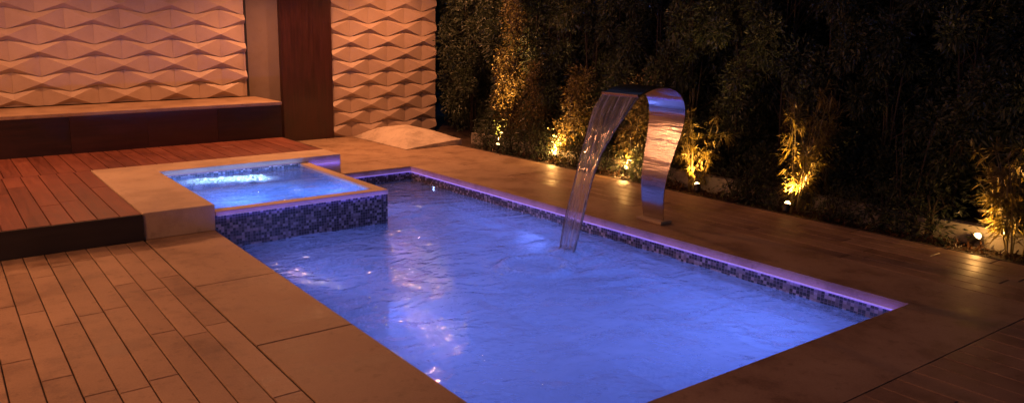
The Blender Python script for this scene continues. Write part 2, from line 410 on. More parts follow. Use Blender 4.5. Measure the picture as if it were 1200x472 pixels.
# falling-water landing point and swirl
LP = Vector((-.60, -3.54)); SW = Vector((-1.10, -3.70))
def grid_mesh(name, x0, x1, y0, y1, z, step, hf, ff, skip=None):
    nx = int((x1-x0)/step)+1; ny = int((y1-y0)/step)+1
    v = []; fo = []; idx = {}
    for j in range(ny+1):
        for i in range(nx+1):
            x = x0+(x1-x0)*i/nx; y = y0+(y1-y0)*j/ny
            idx[i, j] = len(v); v.append((x, y, z+hf(x, y))); fo.append(ff(x, y))
    f = []
    for j in range(ny):
        for i in range(nx):
            x = x0+(x1-x0)*(i+.5)/nx; y = y0+(y1-y0)*(j+.5)/ny
            if skip and skip(x, y): continue
            f.append((idx[i, j], idx[i+1, j], idx[i+1, j+1], idx[i, j+1]))
    me = bpy.data.meshes.new(name); me.from_pydata(v, [], f)
    at = me.attributes.new('foam', 'FLOAT', 'POINT'); at.data.foreach_set('value', fo)
    me.polygons.foreach_set('use_smooth', [True]*len(me.polygons)); me.update(); return me
def wave(x, y):
    d = math.hypot(x-LP.x, y-LP.y); s = math.hypot(x-SW.x, (y-SW.y)*1.1)
    h = .0075*noise.noise(Vector((x*1.5, y*2.1, 3.1))) + .005*noise.noise(Vector((x*3.4+y, y*4.2-x*1.5, 9.)))
    h += .0022*noise.noise(Vector((x*9, y*11, 1.)))
    h += .018*math.sin(d*24)*math.exp(-d*2.0)*(1+.8*noise.noise(Vector((x*3, y*3, 0))))
    h += .016*math.exp(-(d/.07)**2)*(1+1.5*noise.noise(Vector((x*30, y*30, 2))))
    h += .026*math.exp(-((s-.27)/.05)**2)-.016*math.exp(-((s-.38)/.06)**2)
    return h
def pfoam(x, y):
    d = math.hypot(x-LP.x, y-LP.y); s = math.hypot(x-SW.x, (y-SW.y)*1.1)
    return min(1, 1.3*math.exp(-(d/.085)**2)+.5*math.exp(-((s-.27)/.05)**2)+.22*math.exp(-(d/.55)**2))
me = grid_mesh('water', -PW-.013, .013, -PL-.013, .013, WZ, .024, wave, pfoam, lambda x, y: x < SLX-.03 and y > SY+.03)
me.materials.append(M['water'])
wo = bpy.data.objects.new('water', me); C.objects.link(wo); tag(wo, kind='structure')

# ------------------------------------------------------------------ raised spa
spa = thing('raised_spa', ((-PW+SLX)/2, -.87, 0), 'square raised spa basin with bubbling water spilling towards the pool', 'spa')
b = MB(); b.box(-3.724, -PW, SY, SBY0, .0015, SH); b.box(-3.724, SXE, SBY0, SBY1, .0015, SH)
def lshape(z0, z1):
    mb = MB(); pts = [(-3.724, SY), (-PW, SY), (-PW, SBY0), (SXE, SBY0), (SXE, SBY1), (-3.724, SBY1)]
    n = len(pts); mb.v = [(x, y, z0) for x, y in pts]+[(x, y, z1) for x, y in pts]
    mb.f = [(0, 1, 2, 5)[::-1], (2, 3, 4, 5)[::-1], (6, 7, 8, 11), (8, 9, 10, 11)]+[(i, (i+1) % n, n+(i+1) % n, n+i) for i in range(n)]
    mb.mi = [0]*len(mb.f); return mb
part('coping', lshape(.0015, SH), M['coping'], spa, bevel=.006)
T = .105
b = MB()    # pool-side tiled faces below the lip and the tiled interior band
b.box(-PW+.002, SLX, SY, SY+T, FL, SLZ-.035); b.box(SLX-T, SLX, SY+T, -.001, FL, SLZ-.035)
part('spillover_wall', b, M['tile'], spa)
b = MB()
b.box(-PW+.002, SLX+.006, SY-.006, SY+T, SLZ-.034, SLZ); b.box(SLX-T, SLX+.006, SY+T, SBY0-.002, SLZ-.034, SLZ)
part('lip', b, M['coping'], spa, bevel=.004)
b = MB(); b.box(-PW+.001, SLX-T-.001, SBY0-.014, SBY0-.002, -.2, .172); b.box(-PW+.0015, -PW+.012, SY+T, SBY0-.015, -.2, .172)
part('inner_tile_band', b, M['tile'], spa)
b = MB(); b.box(-PW+.012, SLX-T-.001, SY+T+.001, SBY0-.015, -.82, -.75); part('floor', b, M['floorpale'], spa)
b = MB(); b.box(-PW+.0125, -PW+.36, SY+T+.001, SBY0-.016, -.7495, -.28); b.box(-PW+.3605, SLX-T-.35, -.36, SBY0-.016, -.7495, -.281)
b.box(SLX-T-.349, SLX-T-.0015, SY+T+.001, SBY0-.016, -.7495, -.28)
part('bench', b, M['floorpale'], spa)
for x in (-2.72, -2.16):
    mb = MB(); mb.tube([(x, SBY0-.0145, .02), (x, SBY0-.03, .02)], [.05, .045], 16)
    rim = part('jet_nozzle', mb, M['trimwhite'], spa, smooth=True, sharp=40)
JT = [(-2.80, -.30), (-2.58, -.38), (-2.36, -.44), (-2.22, -.50)]
def swave(x, y):
    h = .004*noise.noise(Vector((x*7, y*8, 0)))
    for jx, jy in JT:
        d = math.hypot(x-jx, y-jy)
        h += .022*math.exp(-(d/.16)**2)*(1+1.3*noise.noise(Vector((x*19, y*19, 4))))+.003*math.sin(d*38)*math.exp(-d*2)
    return h
def sfoam(x, y):
    f = 0
    for jx, jy in JT: f += .95*math.exp(-((x-jx)/.13)**2-((y-jy)/.12)**2)
    return min(1, f)
me = grid_mesh('water', -PW+.012, SLX-T-.001, SY+T+.001, SBY0-.0145, .143, .018, swave, sfoam)
me.materials.append(M['spawater']); so = bpy.data.objects.new('water', me); C.objects.link(so); tag(so, kind='structure')
for x, pw in ((-2.75, 1), (-1.85, .8)):  # assumed spa lamps, set out of view on the front wall
    lo = lamp('AREA', 'spa_lamp_light', (x, SY+T+.03, -.20), (.10, .26, 1.), 48*pw, spa, shape='DISK', size=.12); aim(lo, (0, 1, .05)); lo.data.spread = R(170)
for x, y in JT:  # spots added under the foam to brighten it
    lo = lamp('SPOT', 'foam_fill_light', (x, y, -.2), (.5, .75, 1.), 15, spa, spot_size=R(80), spot_blend=.7, shadow_soft_size=.01); aim(lo, (0, .1, 1))
edge_glow(spa, -PW+.02, SY-.010, SLX, SY-.010, SLZ-.0405, (0, 1, .7), .75)  # strips added to brighten the spa lip and beam faces
edge_glow(spa, SLX+.03, SBY0-.006, SXE-.01, SBY0-.006, SH-.09, (0, 1, .2), .25)
edge_glow(spa, -PW+.03, SBY0-.017, SLX-T-.03, SBY0-.017, .1735, (0, 1, -.05), .8, dd=.05, col=(.3, .42, 1.))

# ------------------------------------------------------------------ wooden deck (wraps behind the spa) and bench wall
deck = thing('wooden_deck', (-5., .2, 0), 'raised red hardwood deck with black front board beside the spa', 'deck')
b = MB(); wd = .17
def dboards(x0, x1, y0, y1):
    n = round((x1-x0)/wd); ww = (x1-x0)/n
    for i in range(n):
        cuts = [y0]; y = y0+random.uniform(.5, 2.0)
        while y < y1-.3: cuts.append(y); y += random.uniform(1.3, 2.2)
        cuts.append(y1)
        for a, c in zip(cuts, cuts[1:]):
            b.box(x0+i*ww+.004, x0+(i+1)*ww-.004, a+.002, c-.002, SH-.026, SH-.004+random.uniform(-.0012, .0012), ch=.003)
dboards(-8.32, -3.728, SY+.004, SBY1+.0); dboards(-8.32, SXE-.002, SBY1+.003, 1.925)
part('deck_boards', b, M['deckwood'], deck)
b = MB(); b.box(-8.32, -3.727, SY-.014, SY+.002, .003, SH-.007); 
part('fascia_board', b, M['fascia'], deck)
b = MB(); b.box(SXE, SXE+.014, SBY1+.003, 1.92, .002, SH-.007); part('fascia_board', b, M['fascia'], deck)
b = MB(); b.box(-8.3, -3.75, SY+.03, 1.9, .0012, SH-.030); b.box(-3.74, SXE-.02, SBY1+.02, 1.9, .0013, SH-.030)
part('joist_frame', b, M['fascia'], deck)

bench = thing('garden_bench_wall', (-4., 2.45, 0), 'long dark wooden planter bench with pale lit top slab under the relief wall', 'bench')
b = MB()
nb = 8
for i in range(nb):
    x0 = -8.3+i*(7.35/nb); b.box(x0+.0015, x0+7.35/nb-.0015, 1.93, 1.955, .002, .682)
part('front_panel', b, M['benchwood'], bench)
b = MB(); b.box(-8.3, -.96, 1.956, WY-.06, .001, .681); part('body', b, M['fascia'], bench)
b = MB(); b.box(-8.3, -.94, 1.92, WY-.012, .684, .732); part('top_slab', b, M['slab'], bench, bevel=.008)

# ------------------------------------------------------------------ relief wall panels, pillar, rear wall
def relief(name, x0, x1, z0, z1, label, phase, hs=.345, hr=.205, D=.066):
    yb = WY
    t = thing(name, ((x0+x1)/2, yb, z0), label, 'wall panel')
    mb = MB(); nr = int(math.ceil((z1-z0)/hr)); zj = .036
    def P(x, z, d): return (min(max(x, x0), x1), yb-.012-d, min(max(z, z0), z1))
    def clipx(x, xa, xm, da, dm):  # depth on the facet edge when the tile is cut by the panel end
        return da
    for r in range(nr):
        za, zb = z0+r*hr, z0+(r+1)*hr; zm = (za+zb)/2
        k = -1
        while True:
            L = x0+phase+(k*2+(r % 2))*hs - 2*hs; Rr = L+2*hs; m = L+hs
            k += 1
            if L >= x1: break
            if Rr <= x0: continue
            g_ = .0028
            ym = random.uniform(-.004, .004)
            A = (L+g_, za-zj+g_, 0); B = (L+g_, zb+zj-g_, 0); Cc = (Rr-g_, zb+zj-g_, 0); Dd = (Rr-g_, za-zj+g_, 0)
            Tm = (m, zb-zj-g_, .018); Bm = (m, za+zj+g_, .014); Ap = (m, zm-.010+ym, D)
            tris = [(A, Ap, B), (B, Ap, Tm), (Tm, Ap, Cc), (Cc, Ap, Dd), (Dd, Ap, Bm), (Bm, Ap, A)]
            for tr in tris:
                poly = list(tr)
                for axis, lim, sgn in ((0, x0, 1), (0, x1, -1), (1, z0, 1), (1, z1, -1)):   # trim to the panel
                    o = []
                    for i in range(len(poly)):
                        p, q = poly[i], poly[(i+1) % len(poly)]
                        ip = (p[axis]-lim)*sgn >= 0; iq = (q[axis]-lim)*sgn >= 0
                        if ip: o.append(p)
                        if ip != iq:
                            s_ = (lim-p[axis])/(q[axis]-p[axis]); o.append(tuple(p[j]+(q[j]-p[j])*s_ for j in range(3)))
                    poly = o
                    if not poly: break
                if len(poly) >= 3:
                    n = len(mb.v); mb.v += [(x, yb-.012-d, z) for x, z, d in poly]; mb.f.append(tuple(n+i for i in range(len(poly)))); mb.mi.append(0)
    part('relief_tiles', mb, M['relief'], t)
    mb = MB(); mb.box(x0, x1, yb-.010, yb+.05, z0, z1); part('backing', mb, M['relief'], t)
    return t
relief('relief_wall_panel', -8.2, -1.06, .745, 3.05, 'wide lit wall panel of folded plaster tiles above the dark bench', .21)
relief('relief_wall_panel', .355, 2.35, .002, 3.05, 'narrow tall panel of folded plaster tiles between dark pillar and hedge', .34)
b = MB(); b.box(-1.057, -1.035, WY-.05, WY+.05, .745, 3.05)
tag(part('panel_edge_strip', b, M['steeltrim'], base=(-1.046, WY, .745)), 'thin black metal strip along the right end of the wide relief panel', 'edge strip')
rw = MB(); rw.box(-8.4, 2.35, WY+.055, WY+.25, 0, 3.05)
tag(part('rear_wall', rw, M['plaster'], base=(-3, WY+.15, 0)), 'plain brown plastered wall strip showing between relief panel and dark pillar', 'wall')
pil = thing('wooden_pillar', (-.07, WY, 0), 'broad dark red wood clad pillar between the two relief panels', 'pillar')
b = MB(); 
for i in range(1):
    b.box(-.50, .352, WY-.06, WY+.05, .002, 3.06)
part('cladding', b, M['pillarwood'], pil, bevel=.004)

# low pale hipped mound in front of the narrow panel
def mound():
    x0, x1, y0, y1 = .66, 1.66, 1.2, 2.86
    N = 26; mb = MB(); idx = {}
    for j in range(N+1):
        for i in range(N+1):
            u, v = i/N, j/N; x = x0+(x1-x0)*u; y = y0+(y1-y0)*v
            # eaves rise from the front left corner to the right side, hipped top
            eave = .012+.075*u
            top = .205
            d = min(u/.42, (1-u)/.30, v/.40, (1-v)/.30)
            d = max(0, min(1, d)); d = d*d*(3-2*d)*.3+(1-(1-d)**1.6)*.7
            z = eave+(top-eave)*d+.006*noise.noise(Vector((x*4, y*4, 0)))
            idx[i, j] = len(mb.v); mb.v.append((x, y, z))
    for j in range(N):
        for i in range(N): mb.f.append((idx[i, j], idx[i+1, j], idx[i+1, j+1], idx[i, j+1])); mb.mi.append(0)
    for k in range(N):
        for a, c in (((k, 0), (k+1, 0)), ((N, k), (N, k+1)), ((k+1, N), (k, N)), ((0, k+1), (0, k))):
            n = len(mb.v); pa, pc = mb.v[idx[a]], mb.v[idx[c]]
            mb.v += [(pa[0], pa[1], .0015), (pc[0], pc[1], .0015)]
            mb.f.append((n, n+1, idx[c], idx[a])); mb.mi.append(0)
    o = part('stone_mound', mb, M['mound'], base=(1.16, 2.0, 0), smooth=True, sharp=45)
    tag(o, 'low pale hipped stone mound on the paving in front of the narrow relief panel', 'mound')
mound()

# ------------------------------------------------------------------ planting bed, low wall
b = MB(); nx, ny = 10, 190
x0, x1, y0, y1 = BX, 4.2, -10.5, WY+1.5
for j in range(ny+1):
    for i in range(nx*3+1):
        x = x0+(x1-x0)*i/(nx*3); y = y0+(y1-y0)*j/ny
        b.v.append((x, y, -.035+.03*noise.noise(Vector((x*6, y*6, 0)))+.015*noise.noise(Vector((x*19, y*19, 2)))))
q = nx*3+1
for j in range(ny):
    for i in range(nx*3): b.f.append((j*q+i, j*q+i+1, (j+1)*q+i+1, (j+1)*q+i)); b.mi.append(0)
tag(part('soil', b, M['soil'], smooth=True), kind='structure')
b = MB(); b.box(BX-.004, BX+.018, -10.5, 1.14, -.05, .004)
tag(part('bed_edging', b, M['joint'], base=(BX, -4, 0)), 'dark narrow edging strip between paving and planting bed', 'edging')
b = MB()
ys = [1.18+.0]
y = 1.25
segs = [(-10.5, -5.0), (-4.995, -2.2), (-2.195, .3), (.305, 1.40)]
for a, c in segs: b.box(KX, KX+.12, a, c, -.06, .135)
tag(part('low_garden_wall', b, M['whitewall'], base=(KX, -3, 0), bevel=.008), 'low pale garden wall running behind the uplit shrubs', 'low wall')

# ------------------------------------------------------------------ leaves
def leaf(mb, p, d, up, L, W, droop=.25):
    d = d.normalized(); s = d.cross(up)
    if s.length < 1e-3: s = d.orthogonal()
    s.normalize(); n = s.cross(d)
    a = p; m1 = p+d*L*.38 - n*0; tip = p+d*L-Vector((0, 0, droop*L))
    mid = p+d*L*.42-n*W*.18-Vector((0, 0, droop*L*.2))
    i = len(mb.v)
    mb.v += [tuple(a), tuple(mid+s*W*.5+n*W*.2), tuple(tip), tuple(mid-s*W*.5+n*W*.2), tuple(mid)]
    mb.f += [(i, i+1, i+4), (i+4, i+1, i+2), (i, i+4, i+3), (i+4, i+2, i+3)]; mb.mi += [0]*4
def rdir(zb=0.):
    while True:
        v = Vector((random.uniform(-1, 1), random.uniform(-1, 1), random.uniform(-1, 1)+zb))
        if .1 < v.length < 1.6: return v.normalized()
def column_tree(seed, h, r, nl, L, W, z0=.25, mat='leafdark', lobes=46):
    """dense upright crown: many leaf clumps along upright limbs"""
    random.seed(seed); fo = MB(); tr = MB(); base = Vector((0, 0, 0))
    stems = []
    for k in range(4):
        a = random.uniform(0, 6.28); q = r*.35
        pts = [Vector((math.cos(a)*q*t*1.2, math.sin(a)*q*t*1.2, h*.93*t)) + Vector((random.uniform(-.03, .03), random.uniform(-.03, .03), 0)) for t in (0, .25, .5, .75, 1)]
        pts[0] = Vector((math.cos(a)*.03, math.sin(a)*.03, -.08)); stems.append(pts)
        tr.tube(pts, [.014, .011, .009, .006, .003], 6)
    cl = []
    for k in range(lobes):
        t = (k+.5)/lobes; z = z0+(h-z0)*t; a = random.uniform(0, 6.28)
        env = r*(.65+.35*math.sin(math.pi*min(1, t*1.15+.08)))*(1 if t < .85 else (1-t)/.15*.7+.3)
        q = env*math.sqrt(random.uniform(.1, 1))
        c = Vector((math.cos(a)*q, math.sin(a)*q, z)); cl.append((c, random.uniform(.10, .21)))
        st = stems[k % 4]; zz = min(.92, t*.9); i = min(3, int(zz*4)); s0 = st[i].lerp(st[i+1], zz*4-i)
        tr.tube([s0, s0.lerp(c, .6)+Vector((0, 0, .03)), c], [.006, .004, .002], 4, False)
    for k in range(nl):
        c, cr = random.choice(cl); o = rdir(); o.z *= 1.35
        p = c+o*cr*(random.random()**.45)
        leaf(fo, p, (o+rdir()*.8+Vector((0, 0, .3))), rdir(), L*random.uniform(.6, 1.25), W*random.uniform(.7, 1.2))
    return fo, tr
def bamboo(seed, h, spread, nst, L=.115, W=.017, per=26, lean=(0, 0)):
    random.seed(seed); fo = MB(); tr = MB()
    for k in range(nst):
        a = random.uniform(0, 6.28); hh = h*random.uniform(.55, 1.05); sp = spread*random.uniform(.3, 1.)
        b0 = Vector((math.cos(a)*.05, math.sin(a)*.05, -.06)); pts = []
        for i in range(7):
            t = i/6; pts.append(b0+Vector((math.cos(a)*sp*t**1.5+lean[0]*t, math.sin(a)*sp*t**1.5+lean[1]*t, (hh+.06)*(t-.10*t*t*t))))
        tr.tube(pts, [.007, .0065, .006, .005, .004, .003, .0015], 5)
        for j in range(per):
            t = random.uniform(.16, 1.)**.85*6; i = min(5, int(t)); p = pts[i].lerp(pts[i+1], t-i)
            tw = rdir(.35); ln = random.uniform(.05, .17)*(1-.35*t/6); e_ = p+tw*ln
            tr.tube([p, e_], [.0022, .001], 3, False)
            for q in range(random.randint(5, 8)):
                leaf(fo, p.lerp(e_, random.uniform(.3, 1)), (tw*1.1+rdir()*.85), Vector((0, 0, 1)), L*random.uniform(.55, 1.2), W*random.uniform(.7, 1.2), .3)
    return fo, tr
def plant(name, loc, fo, tr, fm, tm, label, cat, group=None, tn='trunk', fn='foliage'):
    t = thing(name, loc, label, cat, group)
    for nm, mb, m in ((tn, tr, tm), (fn, fo, fm)):
        me = mb.mesh(nm); me.materials.append(M[m]); o = bpy.data.objects.new(nm, me); link(o, t)
        if nm == tn: me.polygons.foreach_set('use_smooth', [True]*len(me.polygons))
    return t

# dark hedge trees: three sources, then copies
src = []
GRP = 'tall dark hedge trees standing in a row behind the low garden wall'
HL = {}
ys = []; y = 2.15
k = 0
while y > -8.6:
    ys.append(y); y -= random.uniform(.50, .62)
protos = []
ZS = [.0, .0, .0]
ulab = ['first', 'second', 'third', 'fourth', 'fifth', 'sixth', 'seventh', 'eighth', 'ninth', 'tenth', 'eleventh', 'twelfth', 'thirteenth', 'fourteenth', 'fifteenth', 'sixteenth', 'seventeenth', 'eighteenth', 'nineteenth', 'twentieth', 'twenty-first']
for i, y in enumerate(ys):
    lab = 'tall dark hedge tree, %s counted from the relief wall end of the hedge' % ulab[min(i, 20)]
    x = 2.62+random.uniform(-.07, .07)
    if i < 4:
        st = random.getstate()
        fo, tr = column_tree(50+i, 3.4+.15*i, .46, 13500, .066, .026, z0=.18)
        random.setstate(st)
        o = plant('hedge_tree', (x, y, 0), fo, tr, 'leafdark', 'bark', lab, 'tree', GRP, fn='crown'); protos.append(o)
    else:
        o = copy_tree(protos[i % 4]); o.location = (x, y, 0); o['label'] = lab
    o.rotation_euler.z = random.uniform(0, 6.28); o.scale = (random.uniform(.9, 1.12),)*2+(random.uniform(.95, 1.08),)
for k_, (x, y, w_) in enumerate(((2.98, 2.75, 'nearest'), (3.2, 3.4, 'second'), (3.45, 4.05, 'farthest'))):
    o = copy_tree(protos[k_+1]); o.location = (x, y, 0); o.rotation_euler.z = k_*2.1; o.scale = (1.15, 1.15, 1.1)
    o['label'] = 'dark hedge tree rising behind the right end of the narrow relief panel'; o['group'] = 'hedge trees behind the relief wall end'
# a second staggered row behind closes the gaps
for i in range(len(ys)-1):
    o = copy_tree(protos[(i+2) % 4]); o.location = (3.30+random.uniform(-.08, .08), (ys[i]+ys[i+1])/2+.1, 0); o.rotation_euler.z = random.uniform(0, 6.28)
    o.scale = (1.1, 1.1, 1.08)
    o['label'] = 'tall dark tree in the back row of the hedge'; o['group'] = 'back row of the hedge'

fb = MB()  # dark backdrop added to fill the sky gaps in the hedge
for k_ in range(30):
    a_ = -9.5+k_*.5; fb.box(3.95, 3.99+.006*(k_ % 2), a_+.004, a_+.496, -.05, 5.2)
tag(part('added_hedge_backdrop', fb, M['backdrop'], base=(3.97, -2, 0)), 'tall added dark fence glimpsed through the gaps of the hedge', 'backdrop')
# uplit shrubs: (x, y), lamp offset
fo, tr = column_tree(71, 2.9, .24, 6500, .040, .019, z0=.12, mat='leafmid', lobes=60)
plant('leafy_column_shrub', (2.16, .62, -.02), fo, tr, 'leafmid', 'bark', 'tall uplit small leaved shrub nearest the relief wall, glowing to the top', 'shrub')
fo, tr = column_tree(72, 1.25, .20, 1900, .045, .020, z0=.10, lobes=22)
plant('leafy_shrub', (2.10, .05, -.02), fo, tr, 'leafmid', 'bark', 'short shrub with spaced round leaves right of the tallest uplit shrub', 'shrub')
fo, tr = column_tree(73, 1.15, .28, 3000, .055, .021, z0=.08, lobes=26)
plant('leafy_shrub', (2.08, -.82, -.02), fo, tr, 'leafmid', 'bark', 'uplit small leaved shrub beside the first glowing spotlight, left of the falling water', 'shrub')
fo, tr = column_tree(74, 1.05, .24, 2300, .055, .021, z0=.08, lobes=20)
plant('leafy_shrub', (2.08, -1.86, -.02), fo, tr, 'leafmid', 'bark', 'uplit small leaved shrub seen between the falling water and the steel blade', 'shrub')
fo, tr = bamboo(75, 1.0, .36, 9, per=17)
plant('bamboo_clump', (1.86, -2.92, -.02), fo, tr, 'leafbamboo', 'cane', 'bright yellow green bamboo clump just right of the steel blade', 'bamboo', tn='canes', fn='leaves')
fo, tr = bamboo(76, 1.25, .34, 11, per=19, lean=(0, -.05))
plant('bamboo_clump', (1.84, -4.12, -.02), fo, tr, 'leafbamboo', 'cane', 'tallest uplit bamboo clump, in the middle of the right hand bed', 'bamboo', tn='canes', fn='leaves')
fo, tr = bamboo(77, .95, .40, 10, per=18)
plant('bamboo_clump', (1.84, -5.92, -.02), fo, tr, 'leafbamboo', 'cane', 'bamboo clump at the right edge of the picture beside a glaring spotlight', 'bamboo', tn='canes', fn='leaves')
# thinner plants seen as dark trunks against the low wall
for (x, y, s_, lab) in ((1.93, -5.05, 78, 'slim dark shrub standing against the low wall left of the rightmost spotlight'), (1.9, -3.45, 79, 'small dark shrub in front of the low wall between two bamboo clumps')):
    fo, tr = bamboo(s_, 1.3 if s_ == 78 else .5, .2, 6, per=10, L=.08)
    plant('dark_shrub', (x, y, -.02), fo, tr, 'leafdark', 'bark', lab, 'shrub', tn='stems', fn='leaves')

DG = 'small dark shrubs hiding the low garden wall'
dsrc = None
for k_, (x, y, sc_, lab) in enumerate((
        (1.86, .62, 1.0, 'small dark shrub at the foot of the tallest uplit shrub'), (1.84, .18, 1.15, 'small dark shrub left of the first glowing spotlight'),
        (1.88, -.25, 1.05, 'small dark shrub directly left of the first glowing spotlight'), (1.88, -1.12, 1.0, 'small dark shrub half seen behind the falling water'),
        (1.9, -1.5, .9, 'small dark shrub behind the falling water beside the second glowing spotlight'), (1.86, -2.35, 1.0, 'small dark shrub behind the steel blade'),
        (1.88, -3.62, 1.1, 'small dark shrub right of the bright bamboo clump beside the steel blade'), (1.84, -4.48, .8, 'small dark shrub right of the tallest bamboo clump'),
        (1.9, -5.22, 1.3, 'small dark shrub at the foot of the slim dark shrub'), (1.9, -6.6, 1.2, 'small dark shrub beyond the right edge spotlight'),
        (1.90, -.52, 1.0, 'small dark shrub just right of the first glowing spotlight'), (1.88, -2.05, .95, 'small dark shrub just right of the second glowing spotlight'),
        (1.9, -3.95, .9, 'small dark shrub touching the tallest bamboo clump on its left'), (1.88, -4.85, 1.0, 'small dark shrub midway between the tallest bamboo clump and the slim dark shrub'), (1.89, .95, .9, 'small dark shrub at the end of the low wall beside the mound'))):
    if dsrc is None:
        fo, tr = column_tree(90, .40, .20, 900, .05, .016, z0=.02, lobes=12)
        o = dsrc = plant('dark_shrub', (x, y, -.03), fo, tr, 'leafdark', 'bark', lab, 'shrub', DG, tn='stems', fn='leaves')
    else:
        o = copy_tree(dsrc); o.location = (x, y, -.03); o['label'] = lab
    o.rotation_euler.z = k_*1.3; o.scale = (sc_, sc_*1.15, sc_*.8)

# low ground cover in the bed
random.seed(5); gc = MB()
for k in range(520):
    y = random.uniform(-8.5, .9); x = random.uniform(BX+.05, KX-.02)
    if noise.noise(Vector((x*2.2, y*1.3, 5))) < -.12: continue
    p = Vector((x, y, -.03)); hh = random.uniform(.03, .11)
    for q in range(random.randint(5, 9)):
        d = rdir(.7); leaf(gc, p+Vector((random.uniform(-.03, .03), random.uniform(-.03, .03), random.uniform(0, hh*.6))), d, Vector((0, 0, 1)), random.uniform(.04, .085), random.uniform(.012, .026), .2)
tag(part('ground_cover', gc, M['leafred']), 'low reddish ground cover leaves between paving and low wall', 'ground cover', kind='stuff')
pb = MB()
for k in range(900):
    y = random.uniform(-8.5, 1.1); x = random.uniform(BX+.03, KX-.02); r = random.uniform(.006, .02)
    c = Vector((x, y, -.035+.03*noise.noise(Vector((x*6, y*6, 0)))+r*.4)); n = len(pb.v)
    D = [Vector(t).normalized()*r*random.uniform(.75, 1.2) for t in ((1, 0, 0), (0, 1, 0), (-1, 0, 0), (0, -1, 0), (.2, .1, .7), (0, 0, -1))]
    pb.v += [tuple(c+d) for d in D]
    for a_, b_, c_ in ((0, 1, 4), (1, 2, 4), (2, 3, 4), (3, 0, 4), (1, 0, 5), (2, 1, 5), (3, 2, 5), (0, 3, 5)): pb.f.append((n+a_, n+b_, n+c_)); pb.mi.append(0)
tag(part('bark_mulch', pb, M['bark']), 'dark bark chips and pebbles scattered over the bed', 'mulch', kind='stuff')

# ------------------------------------------------------------------ garden spotlights
WARM = (1., .47, .12)
def spotlight(x, y, toward, label, power, blend=.8, ang=75, tiltback=None, z=.0, glow=0):
    """black stake spotlight; toward = direction of its beam"""
    t = thing('garden_spotlight', (x, y, -.03), label, 'spotlight', 'spotlights in the planting bed')
    d = Vector(toward).normalized(); c = Vector((x, y, .055+z))
    s = MB(); s.tube([(x, y, -.05), (x, y, .03+z)], [.006, .008], 8); part('stake', s, M['black'], t, smooth=True, sharp=40)
    s = MB(); s.tube([c-d*.045, c-d*.035, c+d*.03, c+d*.034], [.018, .030, .034, .036], 18); part('housing', s, M['black'], t, smooth=True, sharp=40)
    s = MB(); s.tube([c+d*.0345, c+d*.05, c+d*.062], [.027, .023, .010], 18); part('lens', s, M['lampglow'], t)
    l = lamp('SPOT', 'spotlight_beam', c+d*.066, WARM, power, t, spot_size=R(ang), spot_blend=blend, shadow_soft_size=.02)
    aim(l, d)
    if glow: lamp('POINT', 'spotlight_spill', c+d*.075+Vector((-.05, 0, .01)), WARM, glow, t, shadow_soft_size=.012)
    return t
spotlight(1.74, .42, (.17, .07, 1.0), 'spotlight hidden at the foot of the tallest uplit shrub near the relief wall', 900, ang=46)
spotlight(1.86, -.64, (.16, -.30, .95), 'glowing spotlight left of the falling water', 380, ang=100, glow=14)
spotlight(1.86, -1.90, (.05, -.55, .9), 'glowing spotlight seen between falling water and steel blade', 200, ang=100, glow=16)
spotlight(1.70, -3.08, (.30, .45, .9), 'small black spotlight at the foot of the bamboo clump right of the steel blade', 130, ang=95)
spotlight(1.64, -4.14, (.42, .04, 1.25), 'spotlight hidden under the tallest bamboo clump in the middle of the bed', 300, ang=80)
spotlight(1.86, -5.62, (-.02, -.60, .75), 'glaring spotlight at the right end of the bed', 80, ang=110, glow=3.5)

# ------------------------------------------------------------------ steel blade fountain with falling water
CY = -3.67
prof = [(.34, 0, .115), (.312, .18, .122), (.305, .36, .135), (.335, .53, .152), (.375, .68, .17), (.412, .82, .186), (.432, .95, .197), (.420, 1.05, .20), (.375, 1.135, .20),
        (.300, 1.19, .20), (.20, 1.222, .20), (.10, 1.232, .20), (.0, 1.220, .20), (-.09, 1.197, .20), (-.165, 1.172, .20)]
def catmull(P, n):
    out = []
    for i in range(len(P)-1):
        p0, p1, p2, p3 = P[max(i-1, 0)], P[i], P[i+1], P[min(i+2, len(P)-1)]
        for k in range(n):
            t = k/n; out.append(tuple(.5*(2*b+(c-a)*t+(2*a-5*b+4*c-d)*t*t+(3*b-a-3*c+d)*t**3) for a, b, c, d in zip(p0, p1, p2, p3)))
    out.append(P[-1]); return out
ft = thing('cascade_fountain', (.34, CY, 0), 'curved polished steel blade fountain pouring water into the pool', 'fountain')
pp = catmull(prof, 5); mb = MB(); th = .012; n = len(pp); m_ = 5
for i, (x, z, hw) in enumerate(pp):
    a, c = pp[max(i-1, 0)], pp[min(i+1, n-1)]; tx, tz = c[0]-a[0], c[1]-a[1]; l_ = math.hypot(tx, tz); nx_, nz_ = -tz/l_, tx/l_
    for s_ in (-1, 1):
        for k in range(m_): mb.v.append((x+s_*nx_*th/2, CY-hw+2*hw*k/(m_-1), z+s_*nz_*th/2))
for i in range(n-1):
    o0, o1 = i*2*m_, (i+1)*2*m_
    for k in range(m_-1):
        mb.f.append((o0+k, o0+k+1, o1+k+1, o1+k)); mb.f.append((o0+m_+k+1, o0+m_+k, o1+m_+k, o1+m_+k+1))
    mb.f.append((o0+m_, o0, o1, o1+m_)); mb.f.append((o0+m_-1, o0+2*m_-1, o1+2*m_-1, o1+m_-1))
o0 = 0; mb.f += [(k, k+m_, k+m_+1, k+1) for k in range(m_-1)]; o1 = (n-1)*2*m_; mb.f += [(o1+k+1, o1+k+m_+1, o1+k+m_, o1+k) for k in range(m_-1)]
mb.mi = [0]*len(mb.f)
part('blade', mb, M['steel'], ft, smooth=True, sharp=35)
s = MB(); s.box(.265, .41, CY-.145, CY+.145, .001, .030); part('base_plate', s, M['coping'], ft, bevel=.006)
